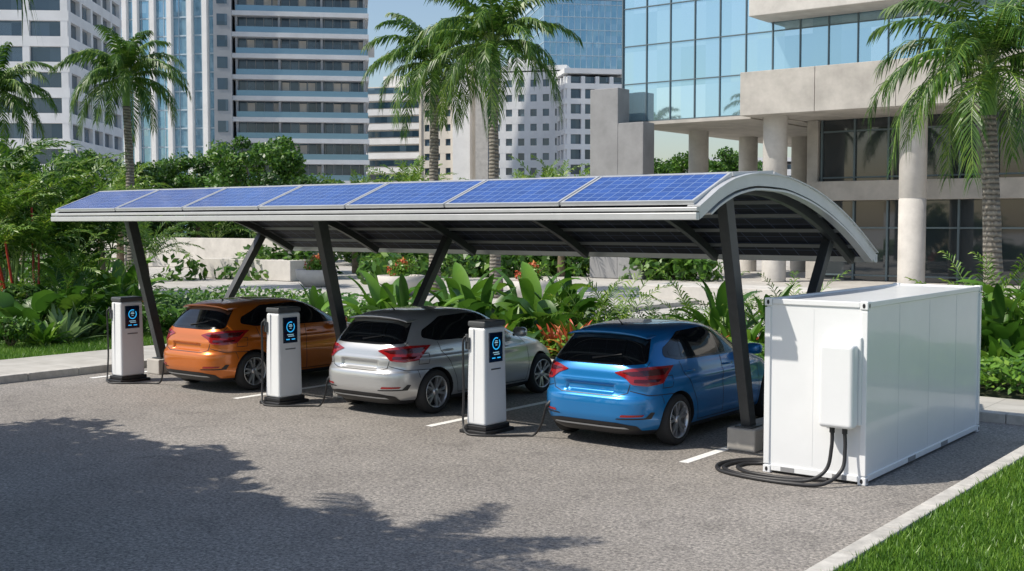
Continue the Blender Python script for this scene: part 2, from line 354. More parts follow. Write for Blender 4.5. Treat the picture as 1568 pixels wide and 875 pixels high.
def tree(name,h,cr,seed,ncl=34,nl=170,ls=.17,leaf='leafd',trunkh=.4,tr=.16):
    r=random.Random(seed); rng=np.random.default_rng(seed); b=B(); hv=h*(1-trunkh)*.5; cz=h-hv
    pts=[(0,0,0),(.05,.03,h*trunkh*.5),(r.uniform(-.1,.1),r.uniform(-.1,.1),h*trunkh),(0,0,cz)]
    b.tube(pts,[tr*1.3,tr,tr*.85,tr*.35],9,1)
    for i in range(ncl):
        u=Vector((r.gauss(0,1),r.gauss(0,1),r.gauss(0,1))).normalized()*r.uniform(.35,1.1)**.5
        c=Vector((u.x*cr,u.y*cr,cz+u.z*hv*.85)); f=Vector((0,0,h*trunkh*r.uniform(.75,1.1))); mid=(f+c)/2+Vector((0,0,-.15*cr))
        if i<16: b.tube([f,mid,c],[tr*.42,tr*.25,.02],5,1,cap=False)
        rr=cr*r.uniform(.16,.32); n=int(nl*r.uniform(.6,1.3)); D=rng.normal(0,1,(n,3)); D/=np.linalg.norm(D,axis=1)[:,None]
        C=np.array(c)+D*(rng.uniform(.25,1.3,(n,1))**.5)*rr*np.array([1,1,.75])
        V,F=leafquads(rng,C,D*.7+np.array([0,0,.6]),ls,ls*.5)
        b.add(V.tolist(),F.tolist(),0)
    return b.mesh(name,[M[leaf],M['bark']])
def shrub(name,r0,h,seed,n=900,ls=.07,leaf='leafm',flower=0):
    rng=np.random.default_rng(seed); b=B(); r=random.Random(seed)
    for i in range(9):
        a=i*.7; b.tube([(0,0,0),(math.cos(a)*r0*.4,math.sin(a)*r0*.4,h*.5),(math.cos(a)*r0*.7,math.sin(a)*r0*.7,h*.8)],[.02,.014,.006],4,1,cap=False)
    for i in range(14):
        a=r.uniform(0,6.28); q=r.uniform(0,.65)*r0; c=np.array([math.cos(a)*q,math.sin(a)*q,h*r.uniform(.3,.72)]); D=rng.normal(0,1,(n//14,3)); D/=np.linalg.norm(D,axis=1)[:,None]
        C=c+D*rng.uniform(.5,1,(len(D),1))*r0*.36; C[:,2]=np.maximum(C[:,2],.02)
        V,F=leafquads(rng,C,D+np.array([0,0,.5]),ls,ls*.5); b.add(V.tolist(),F.tolist(),2 if flower and i%4==0 else 0)
    return b.mesh(name,[M[leaf],M['bark'],M['flower']])

pm=[royal_palm('royal_palm_mesh_a',9.8,.20,3.4,28,1),royal_palm('royal_palm_mesh_b',9.8,.21,3.6,30,5),royal_palm('royal_palm_mesh_c',9.8,.20,3.7,31,9)]
pm4=royal_palm('royal_palm_mesh_d',7.3,.24,3.7,34,14,.82,.034)
def put(name,me,d,l,z=.1,rz=0,s=1):
    x,y=site(d,l); return mobj(name,me,None,(x,y,z),rz,s)
put('royal_palm',pm[0],50,-16.4,0,.3,.97)
put('royal_palm',pm[1],48,-3.2,0,1.2,1.0)
put('royal_palm',pm[2],44,-.6,0,2.5,1.02)
put('royal_palm',pm4,30,12.5,0,.9,1.0)
put('royal_palm',pm[1],46,-20.3,0,3.9,.84)

A1=areca('areca_a',0,15,21,2.0,.45,'palmy'); A2=areca('areca_b',0,17,22,1.5,.38,'palml'); A3=areca('areca_c',0,22,23,3.0,.7,'palml',wl=.035,n=30,trunk=.8); A4=areca('fan_a',0,22,24,2.4,.6,'palmy',wl=.035,n=26,trunk=2.6,e=(85,5))
LP=areca('lipstick_a',2.8,0,31,1.5,.42,'palmy','redst',stems=6,wl=.03,n=22)
LP2=areca('areca_clump',2.6,0,32,1.9,.5,'palml','rach',stems=8,wl=.03,n=22)
P1=paddles('heliconia_a',18,41,.7,.85,.26,leaf='leafm',flowers=1); P2=paddles('banana_a',13,42,.8,1.4,.42,leaf='leafl',bend=75); P3=paddles('canna_a',26,43,.15,.7,.2,(80,25),45,'leafl')
P4=paddles('agave_a',30,44,0,.75,.13,(85,12),18,'leafs'); P5=paddles('croton_a',26,45,.3,.4,.12,(88,20),50,'leafl',flowers=4); P6=paddles('elephant_ear_a',16,46,.6,.75,.5,(80,35),80,'leafm')
P7=paddles('red_cordyline_a',34,47,.25,.6,.10,(88,15),50,'flower')
S1=shrub('shrub_a',.6,.8,51,1500,.07,'leafm'); S2=shrub('shrub_b',.6,.7,52,1500,.06,'leafl',1); S3=shrub('shrub_c',.9,1.3,53,2200,.09,'leafd')
TA=tree('tree_a',8.2,2.9,61,56,200,.15,'leafm'); TB=tree('tree_b',7.5,3.0,62,48,170,.17,'leafd'); TC=tree('tree_c',8.4,3.2,63,48,170,.17,'leafm')
KIND={'A1':('areca_palm',A1),'A2':('areca_palm',A2),'A3':('feather_palm',A3),'A4':('young_palm',A4),'LP':('lipstick_palm',LP),'LP2':('clumping_palm',LP2),'P1':('heliconia_plant',P1),'P2':('banana_plant',P2),'P3':('canna_plant',P3),'P4':('agave_plant',P4),'P5':('croton_plant',P5),'P6':('elephant_ear_plant',P6),'P7':('cordyline_plant',P7),'S1':('green_shrub',S1),'S2':('flowering_shrub',S2),'S3':('dark_shrub',S3),'TA':('leafy_tree',TA),'TB':('leafy_tree',TB),'TC':('leafy_tree',TC)}
def pl(k,px,d,s=1,z=.1):
    nm,me=KIND[k]; l=px/1776*d; return put(nm,me,d,l,z,random.uniform(0,6.28),s*random.uniform(.93,1.07))
near=[('LP',-735,29,1.2),('LP2',-780,30,1.2),('A2',-690,27.5,1.2),('P4',-690,26.2,1.2),('P6',-745,26.5,1.1),('P6',-640,28.5,1.0),('P4',-665,27.2,1.1),('A1',-640,30,1.0),('LP2',-770,33,1.45),('A1',-705,29,1.1),
('P1',-610,29.5,1.0),('P3',-610,27.5,1.0),('P2',-665,33,1.2),('S3',-760,27.5,1.0),('S1',-770,25,.9),('P3',-720,25.6,.8),('A2',-580,28.5,.8),('P1',-570,29,.8),('S1',-545,27.5,.9),
('LP2',-700,33,1.25),('LP2',-655,34,1.05),('A1',-625,31,1.15),('P2',-600,31,1.05),('P6',-715,27.5,1.1),('P1',-680,28.5,1.1),('A1',-755,27.8,.9),
('P5',-520,28,1),('P3',-500,28,1),('S2',-475,28.5,1.0),('A2',-450,29,.7),('P1',-300,28,.85),('P3',-265,27,1.0),('P5',-240,27.5,1),('S1',-215,27,1),
('P2',-195,27,.9),('P1',-165,26,1.0),('P5',-140,25.5,1.1),('P3',-115,25.5,1.2),('P2',-75,27,1.0),('P6',-95,25,1.0),('P1',-50,25.5,1.1),('P3',-20,24.5,1.2),('P5',10,25,1.1),('P2',35,26,1.0),('P6',60,24.8,1.1),('P1',85,26,1.0),('P7',95,23.2,1.0),('P7',66,23.6,.9),('P7',-30,24,.8),('P7',300,22.6,.8),
('A1',120,24.5,.95),('A1',160,25,1.05),('P3',105,23.5,1.0),('P5',140,23.3,.9),('P4',185,23.6,.9),('A2',215,25.5,.8),('S1',235,24,.9),('A1',285,24.5,1.0),('P3',262,23.6,1),('P1',320,24,1),('P3',350,23,1.1),('A2',335,25.5,1),('P5',380,23.5,1),('P1',400,24,1),('A1',430,24,1),
('P1',745,21.2,1.1),('P2',790,22,1.1),('A1',770,23,1.1),('P6',760,20.8,1.0),('P3',735,20.3,.9),('P5',800,20.3,1.1),('A2',810,21,1.1),('P3',770,20.2,1),('P2',840,22.5,1),('P1',880,21.5,1),('P6',715,21.5,1),('A1',720,23,1.1),('P1',690,22,1)]
for k,px,d,s in near: pl(k,px,d,s)
for k,px,d,s in [('TA',-385,66,1.05),('TB',-345,60,.68),('TC',-480,86,1.0),('TB',-560,84,1.0),('TC',-640,82,.95),('TB',-450,88,.95),('TC',-300,88,.85),('TB',-215,94,.8),('A4',-170,62,1.3),('A4',-240,66,1.25),('A4',-120,70,1.2),('A3',-455,82,1.9),('A3',-285,80,1.5),('A4',75,62,1.35),('A4',15,66,1.3),('TB',20,96,.8),('TB',110,90,.85),('TC',-60,96,.8),('TA',270,98,1.15),('TC',310,104,1.1),('TB',225,100,1.15),('TA',355,112,1.1),('TC',-750,60,.75),('TB',-790,50,.65),('A3',-690,46,1.2),('A4',-630,44,1.0),('A4',-600,78,1.6),('TC',-830,62,.9),('A3',-560,58,1.0),('A4',-20,84,1.5),('A4',-205,84,1.5),('A4',-150,78,1.55),('A4',45,76,1.5),('A4',130,74,1.35)]:
    pl(k,px,d,s,0)
def treeline(name,segs,seed,leaf='leafd'):
    rng=np.random.default_rng(seed); b=B()
    for (l0,l1,d,h,n) in segs:
        nb=max(2,int((l1-l0)/2.6))
        for i in range(nb):
            l=l0+(l1-l0)*(i+rng.random())/nb; dd=d+rng.uniform(-3,3); hh=h*rng.uniform(.65,1.05); x,y=site(dd,l)
            b.tube([(x,y,0),(x,y,hh*.6)],[.15,.1],5,1,cap=False)
            for j in range(8):
                c=np.array([x+rng.normal(0,1.2),y+rng.normal(0,1.2),hh*rng.uniform(.2,.85)]); m=n//(nb*8); D=rng.normal(0,1,(m,3)); D/=np.linalg.norm(D,axis=1)[:,None]
                C=c+D*rng.uniform(.4,1,(m,1))*np.array([1.3,1.3,1.0]); V,F=leafquads(rng,C,D+np.array([0,0,.5]),.25,.13); b.add(V.tolist(),F.tolist(),0)
    return b.obj(name,[M[leaf],M['bark']])
treeline('distant_tree_grove',[(-52,30,98,5.8,52000),(-42,-14,88,3.2,9000),(-12,6,80,2.4,7000)],5)
treeline('plaza_hedge',[(-14,10,60,1.2,8000),(-30,-20,52,.9,3500)],6,'leafm')
rng=np.random.default_rng(8); n=40000
X=rng.uniform(-21.6,3,n); Y=rng.uniform(18.65,22.5,n); H=.22+.38*(.5+.5*np.sin(X*1.7+np.sin(Y*2.1))*np.cos(Y*1.3+X*.6))
C=np.c_[X,Y,.1+H*rng.uniform(.1,1,n)**.6]; V,F=leafquads(rng,C,np.tile([0,-.3,1.],(n,1)),.085,.045,.55)
b=B(); b.add(V.tolist(),F.tolist(),0); b.obj('groundcover_foliage',[M['leafl']])
n=9000; X=rng.uniform(-34,-24.7,n); Y=rng.uniform(9,27,n); C=np.c_[X,Y,.1+.5*rng.random(n)]; V,F=leafquads(rng,C,np.tile([0,-.3,1.],(n,1)),.1,.05,.55)
b=B(); b.add(V.tolist(),F.tolist(),0); b.obj('groundcover_foliage',[M['leafm']])
SH=tree('shade_tree_mesh',6.6,2.3,71,40,300,.17,'leafm',.5,.2)
mobj('shade_tree',SH,None,(-13.4,3.0,.1),0,1); mobj('shade_tree',SH,None,(-16.4,3.1,.1),2,1.05); mobj('shade_tree',SH,None,(-11.0,2.3,.1),4,.92)
mobj('royal_palm',pm4,None,(-9.9,3.0,.1),1,.8); mobj('royal_palm',pm4,None,(-14.6,2.2,.1),2.2,.86)

# ---------------------------------------------------------------- cars
def pchip(xs,ys,x):
    xs=np.array(xs,float); ys=np.array(ys,float); h=np.diff(xs); d=np.diff(ys)/h; m=np.zeros(len(xs)); m[0]=d[0]; m[-1]=d[-1]
    for i in range(1,len(xs)-1):
        if d[i-1]*d[i]>0: w1=2*h[i]+h[i-1]; w2=h[i]+2*h[i-1]; m[i]=(w1+w2)/(w1/d[i-1]+w2/d[i])
    x=np.clip(x,xs[0],xs[-1]); i=np.clip(np.searchsorted(xs,x)-1,0,len(h)-1); t=(x-xs[i])/h[i]
    return (2*t**3-3*t**2+1)*ys[i]+(t**3-2*t**2+t)*h[i]*m[i]+(-2*t**3+3*t**2)*ys[i+1]+(t**3-t**2)*h[i]*m[i+1]
ZT=[.17,.22,.30,.42,.55,.62,.655,.72,.79,.82,.85,.92,.98,1.04,1.10,1.20,1.30,1.37,1.41,1.44,1.455,1.462]
WT=[.78,.825,.857,.872,.876,.875,.871,.869,.877,.875,.858,.843,.826,.802,.776,.728,.676,.625,.57,.46,.32,.03]
YR=[-1.86,-1.94,-2.0,-2.035,-2.04,-2.03,-2.0,-1.975,-1.972,-1.968,-1.955,-1.935,-1.905,-1.865,-1.82,-1.735,-1.64,-1.55,-1.45,-1.25,-.98,-.6]
YF=[1.90,1.97,2.01,2.03,2.02,2.00,1.98,1.92,1.80,1.74,1.66,1.40,1.10,.92,.80,.60,.38,.20,.05,-.15,-.33,-.5]
YC=[-.1,-.1,-.1,-.1,-.15,-.15,-.15,-.2,-.2,-.2,-.25,-.35,-.45,-.5,-.55,-.6,-.65,-.65,-.6,-.6,-.6,-.55]
NR=[4.2,4.5,4.8,5,5,5,5,5,5,5,5,5,5,4.8,4.6,4.4,4.2,4,3.6,3,2.5,2.2]
NF=[3.2,3.3,3.5,3.6,3.6,3.5,3.4,3.2,3.0,3.0,3.0,3.0,3.2,3.4,3.4,3.4,3.4,3.2,3,2.8,2.4,2.2]
def par(z): return [float(pchip(ZT,t,np.array(z))) for t in (WT,YR,YF,YC,NR,NF)]
def sbox(v,a,b,e): 
    f=lambda t: max(0,min(1,t)); g=f((v-a)/e)*f((b-v)/e); return g*g*(3-2*g)
def disp(x,y,z):
    if y<-1.6: y+=.035*sbox(abs(x),-1,.36,.03)*sbox(z,.665,.80,.025)
    return x,y,z
def outline(z,N=900):
    W,yr,yf,yc,nr,nf=par(z); t=np.linspace(0,PI/2,N)
    xr=W*np.sin(t)**(2/nr); yr_=yc-(yc-yr)*np.cos(t)**(2/nr)
    t2=t[1:]; xf=W*np.cos(t2)**(2/nf); yf_=yc+(yf-yc)*np.sin(t2)**(2/nf)
    x=np.r_[xr,xf]; y=np.r_[yr_,yf_]; s=np.r_[0,np.cumsum(np.hypot(np.diff(x),np.diff(y)))]
    return x,y,s
_oc={}
def OL(z):
    k=round(z,4)
    if k not in _oc: _oc[k]=outline(k)
    return _oc[k]
def m_arc(s,z):
    x,y,S=OL(z); a=abs(s); q=disp(float(np.interp(a,S,x)),float(np.interp(a,S,y)),z); return Vector((math.copysign(q[0],s) if s else q[0]*0,q[1],z))
def m_side(y,z,sg=1):
    W,yr,yf,yc,nr,nf=par(z); L,n=((yc-yr),nr) if y<yc else ((yf-yc),nf); u=min(.9999,abs((y-yc)/L)); return Vector((sg*W*(1-u**n)**(1/n),y,z))
def m_front(x,z):
    W,yr,yf,yc,nr,nf=par(z); u=min(.9999,abs(x/W)); return Vector((x,yc+(yf-yc)*(1-u**nf)**(1/nf),z))
def offmap(fn,u,v,off):
    e=.004; p=fn(u,v); n=(fn(u+e,v)-fn(u-e,v)).cross(fn(u,v+e)-fn(u,v-e)); n.normalize()
    if n.dot(p-Vector((0,-.2,.7)))<0: n=-n
    return p+n*off
def rpoly(P,r):
    out=[]; n=len(P)
    for i in range(n):
        a,b_,c=Vector(P[i-1]),Vector(P[i]),Vector(P[(i+1)%n]); d1=(a-b_);d2=(c-b_); k1=min(r,d1.length*.45);k2=min(r,d2.length*.45)
        s=b_+d1.normalized()*k1; e=b_+d2.normalized()*k2
        for j in range(5): t=j/4; out.append(s*(1-t)**2+b_*2*t*(1-t)+e*t*t)
    return out
def patch(bb,fn,poly,mi,off=.004,r=.03,step=.05):
    P=rpoly(poly,r); bm=bmesh.new(); vs=[bm.verts.new((p.x,p.y,0)) for p in P]; bm.faces.new(vs)
    us=[p.x for p in P]; vv=[p.y for p in P]
    for lo,hi,ax in ((min(us),max(us),0),(min(vv),max(vv),1)):
        k=int((hi-lo)/step)+1
        for i in range(1,k):
            c=lo+(hi-lo)*i/k; co=(c,0,0) if ax==0 else (0,c,0); no=(1,0,0) if ax==0 else (0,1,0)
            bmesh.ops.bisect_plane(bm,geom=bm.verts[:]+bm.edges[:]+bm.faces[:],plane_co=co,plane_no=no)
    bmesh.ops.triangulate(bm,faces=bm.faces[:]); bm.verts.ensure_lookup_table()
    V=[offmap(fn,v.co.x,v.co.y,off) for v in bm.verts]; F=[]
    for f in bm.faces:
        idx=[v.index for v in f.verts]; c=(V[idx[0]]+V[idx[1]]+V[idx[2]])/3; nn=(V[idx[1]]-V[idx[0]]).cross(V[idx[2]]-V[idx[0]])
        if nn.dot(c-Vector((0,-.2,.7)))<0: idx.reverse()
        F.append(tuple(idx))
    bb.add(V,F,mi,True); bm.free()
def seam(bb,fn,line,mi,w=.004,off=.0025):
    pts=[]
    for a,c in zip(line[:-1],line[1:]):
        a=Vector(a);c=Vector(c); k=max(1,int((c-a).length/.04))
        for j in range(k): pts.append(a.lerp(c,j/k))
    pts.append(Vector(line[-1])); L=[];R_=[]
    for i,p in enumerate(pts):
        t=(pts[min(i+1,len(pts)-1)]-pts[max(i-1,0)]).normalized(); nn=Vector((-t.y,t.x))*w
        L.append(offmap(fn,p.x+nn.x,p.y+nn.y,off)); R_.append(offmap(fn,p.x-nn.x,p.y-nn.y,off))
    n=len(L); bb.add(L+R_,[(i,i+1,n+i+1,n+i) for i in range(n-1)],mi,True)
def build_shell():
    zs=sorted(set([round(z,4) for z in np.linspace(.17,1.38,88)]+[.235]+[round(1.38+.08*math.sin(i/12*PI/2),4) for i in range(1,13)]+[1.4615])); NP=200; V=[]
    for z in zs:
        x,y,S=OL(z); s=np.linspace(0,S[-1],NP); X=np.interp(s,S,x); Y=np.interp(s,S,y)
        row=[disp(a,c,z) for a,c in zip(X,Y)]
        V+=row+[(-p[0],p[1],p[2]) for p in row[-2:0:-1]]
    C=2*NP-2; nz=len(zs); F=[];Mi=[]
    for i in range(nz-1):
        for k in range(C): F.append((i*C+k,i*C+(k+1)%C,(i+1)*C+(k+1)%C,(i+1)*C+k)); Mi.append(1 if zs[i]<.233 else 0)
    V.append((0,-.55,1.463)); V.append((0,0,.17)); t=len(V)-2
    for k in range(C): F.append(((nz-1)*C+k,(nz-1)*C+(k+1)%C,t)); Mi.append(0); F.append(((k+1)%C,k,t+1)); Mi.append(1)
    me=bpy.data.meshes.new('shell'); me.from_pydata(V,[],F); me.materials.append(M['silver']); me.materials.append(M['black']); me.polygons.foreach_set('material_index',Mi); me.update()
    bm=bmesh.new(); bm.from_mesh(me); bmesh.ops.recalc_face_normals(bm,faces=bm.faces[:]); bm.to_mesh(me); bm.free()
    ob=bpy.data.objects.new('shell_tmp',me); sc.collection.objects.link(ob)
    cb=B(); 
    for sx in (-1,1):
        for y in (-1.27,1.30):
            b2=B(); b2.lathe([(.352,.62*sx),(.352,1.2*sx)],48,0,'x',(0,y,.325))
            b2.add(b2.v[:48],[tuple(range(48))]); b2.add(b2.v[48:96],[tuple(range(48))]); cb.add(b2.v,b2.f)
    cm=cb.mesh('cut',[M['black']]); bm=bmesh.new(); bm.from_mesh(cm); bmesh.ops.remove_doubles(bm,verts=bm.verts[:],dist=1e-5); bmesh.ops.recalc_face_normals(bm,faces=bm.faces[:]); bm.to_mesh(cm); bm.free()
    co=bpy.data.objects.new('cut_tmp',cm); sc.collection.objects.link(co)
    md=ob.modifiers.new('b','BOOLEAN'); md.object=co; md.operation='DIFFERENCE'; md.solver='EXACT'
    dg=bpy.context.evaluated_depsgraph_get(); out=bpy.data.meshes.new_from_object(ob.evaluated_get(dg))
    bpy.data.objects.remove(ob); bpy.data.objects.remove(co)
    bm=bmesh.new(); bm.from_mesh(out)
    for f in bm.faces:
        c=f.calc_center_median(); f.smooth=True
        for y in (-1.27,1.30):
            if math.hypot(c.y-y,c.z-.325)<.3535 and abs(c.x)>.6: f.material_index=1; f.smooth=False
    for e in bm.edges:
        if len(e.link_faces)==2 and e.calc_face_angle(0)>rad(40): e.smooth=False
    bm.to_mesh(out); bm.free(); return out
shell=build_shell()
print('shell',len(shell.vertices),time.time()-T0)
D=B()
for sg in (1,-1):
    f=lambda y,z,sg=sg: m_side(y,z,sg)
    patch(D,f,[(.76,1.012),(.06,1.362),(-.35,1.385),(-.98,1.372),(-1.42,1.20),(-1.47,1.10),(-1.20,1.045),(0,1.02)],0,.0035,.05)
    patch(D,f,[(.56,1.04),(.02,1.338),(-.10,1.345),(-.13,1.045)],1,.0065,.02)
    patch(D,f,[(-.20,1.047),(-.18,1.350),(-.86,1.345),(-1.06,1.26),(-1.12,1.07)],1,.0065,.02)
    patch(D,f,[(-1.16,1.08),(-1.10,1.25),(-1.36,1.16),(-1.36,1.11)],1,.0065,.015)
    for ln in ([(.78,.995),(.91,.80),(.93,.50),(.86,.27)],[(-.16,1.02),(-.17,.7),(-.16,.27)],[(-1.2,1.03),(-1.16,.90),(-.98,.73),(-.86,.50),(-.80,.27)],[(.86,.27),(-.80,.27)],[(-1.40,.88),(-1.58,.88),(-1.60,.74),(-1.42,.74),(-1.40,.88)]): seam(D,f,ln,6,.0045)
    seam(D,f,[(-1.62,.655),(-1.60,.60),(-1.585,.55)],6,.004)
    for yy in (-.02,-1.02):
        pts=[offmap(f,yy+.10,.895,.012),offmap(f,yy+.06,.897,.04),offmap(f,yy-.06,.899,.04),offmap(f,yy-.10,.899,.012)]
        D.tube(pts,[.012,.015,.015,.012],8,7)
    a=lambda s,z,sg=sg: m_arc(s*sg,z)
    patch(D,a,[(.33,.925),(.50,.975),(.80,1.0),(1.16,.995),(1.08,.905),(1.0,.80),(.78,.775),(.58,.795),(.48,.87)],2,.008,.02)
    patch(D,a,[(.43,.93),(.80,.965),(1.07,.97),(1.0,.90),(.56,.895)],3,.0115,.015)
    patch(D,a,[(.60,.82),(.92,.82),(.96,.85),(.60,.855)],3,.0115,.006)
    patch(D,a,[(.46,.405),(.74,.415),(.77,.44),(.48,.435)],2,.005,.01)
    patch(D,a,[(.40,.375),(.86,.385),(.92,.46),(.86,.465),(.78,.40),(.42,.39)],4,.0035,.01)
    mv=[];mf=[]
    for i in range(9):
        for j in range(14):
            ph=PI*i/8; th=2*PI*j/14; q=lambda t:math.copysign(abs(t)**.7,t)
            mv.append((sg*(.93+.12*q(math.sin(ph)*math.cos(th))),.60+.07*q(math.sin(ph)*math.sin(th)),1.045+.075*q(math.cos(ph))))
    for i in range(8):
        for j in range(14): mf.append((i*14+j,i*14+(j+1)%14,(i+1)*14+(j+1)%14,(i+1)*14+j))
    D.add(mv,mf,7,True); D.tube([(sg*.78,.62,.99),(sg*.86,.61,1.01)],.025,6,4)
patch(D,m_arc,[(-.72,1.035),(-.61,1.335),(0,1.352),(.61,1.335),(.72,1.035),(.40,1.01),(-.40,1.01)],0,.004,.06)
patch(D,m_arc,[(-.60,1.06),(-.53,1.325),(.53,1.325),(.60,1.06),(.35,1.04),(-.35,1.04)],1,.007,.05)
patch(D,m_front,[(-.60,.995),(-.48,1.35),(.48,1.35),(.60,.995)],1,.005,.06)
seam(D,m_arc,[(-.56,.80),(-.53,.69),(-.40,.652),(.40,.652),(.53,.69),(.56,.80)],6,.005)
for sg in (1,-1): seam(D,m_arc,[(sg*.74,1.05),(sg*.72,.995)],6,.005); seam(D,m_arc,[(sg*.56,.72),(sg*.80,.665),(sg*1.10,.66),(sg*1.25,.655)],6,.0045)
patch(D,m_arc,[(-.72,.175),(-.66,.30),(-.40,.335),(.40,.335),(.66,.30),(.72,.175)],4,.004,.03)
patch(D,m_arc,[(-.55,.262),(-.50,.282),(.50,.282),(.55,.262)],5,.009,.004)
nx=21; top=[];bot=[];bk=[];bk2=[]
for i in range(nx):
    u=-1+2*i/(nx-1); x=.585*u; a6=u**6
    top.append((x,-1.36+.02*u*u,1.424-.045*u*u-.03*a6)); bk.append((x,-1.645+.05*u**4,1.394-.035*u*u-.03*a6)); bk2.append((x,-1.65+.05*u**4,1.372-.035*u*u-.02*a6)); bot.append((x,-1.54+.03*u**4,1.345-.03*u*u))
V=top+bk+bk2+bot; F=[]
for r_ in range(3):
    for i in range(nx-1): F.append((r_*nx+i,r_*nx+i+1,(r_+1)*nx+i+1,(r_+1)*nx+i))
F+= [(0,nx,2*nx,3*nx),(nx-1,2*nx-1,3*nx-1,4*nx-1)]
D.add(V,F,7,True)
D.tube([(-.03,-1.86,1.075),(.12,-1.845,1.10),(.36,-1.815,1.14)],[.012,.008,.005],6,4)
D.tube([(0,-1.22,1.44),(0,-1.30,1.50),(0,-1.42,1.60)],[.012,.006,.003],6,4)
dmesh=D.mesh('car_details',[M['gblack'],M['glass'],M['lamp'],M['lamp2'],M['black'],M['alu'],M['black'],M['silver']])
Wb=B(); Wb.lathe([(.20,-.09),(.225,-.098),(.27,-.103),(.30,-.09),(.316,-.065),(.318,0),(.316,.065),(.300,.09),(.27,.103),(.235,.098),(.226,.088)],44,0,'x')
Wb.lathe([(.2275,.086),(.230,.096),(.220,.100),(.212,.088),(.204,.04),(.198,-.06)],44,1,'x'); Wb.lathe([(.0,.012),(.203,.0)],30,2,'x',sm=False)
Wb.lathe([(.125,.02),(.12,.032),(.0,.032)],30,3,'x')
Wb.lathe([(.055,.04),(.052,.082),(.035,.088),(.0,.088)],20,1,'x')
for i in range(5):
    for dd in (-.17,.17):
        a0=2*PI*i/5+dd*.6; a1=2*PI*i/5+dd*1.25
        for (ra,rb,xa,xb,wa,wb) in ((.035,.214,.072,.088,.019,.015),):
            A=Vector((0,math.cos(a0)*ra,math.sin(a0)*ra)); E=Vector((0,math.cos(a1)*rb,math.sin(a1)*rb)); t=(E-A).normalized(); nn=Vector((0,-t.z,t.y))
            V=[A+nn*wa+Vector((xa,0,0)),A-nn*wa+Vector((xa,0,0)),E-nn*wb+Vector((xb,0,0)),E+nn*wb+Vector((xb,0,0))]; V+=[v-Vector((.03,0,0)) for v in V]
            Wb.add(V,[(0,1,2,3),(0,4,5,1),(2,6,7,3),(1,5,6,2),(3,7,4,0)],1)
wmesh=Wb.mesh('wheel',[M['rubber'],M['rim'],M['black'],M['steel']])
def car(x,y,paint):
    root=empty('parked_hatchback_car',(x,y,0),0,None,1.03)
    me=shell.copy(); me.materials[0]=M[paint]; mobj('body',me,root)
    d=dmesh.copy(); d.materials[7]=M[paint]; mobj('windows_lights_and_trim',d,root)
    for i,(sx,yy) in enumerate(((1,-1.27),(1,1.30),(-1,-1.27),(-1,1.30))):
        w=mobj('wheel_%d'%(i+1),wmesh,root,(sx*.762,yy,.318),0 if sx>0 else PI); w.rotation_euler=(rad(random.uniform(0,72)),0,0 if sx>0 else PI)
CARY=12.8+1.27*1.03
car(-8.10,CARY,'blue'); car(-12.15,CARY-.03,'silver'); car(-16.15,CARY-.1,'orange')

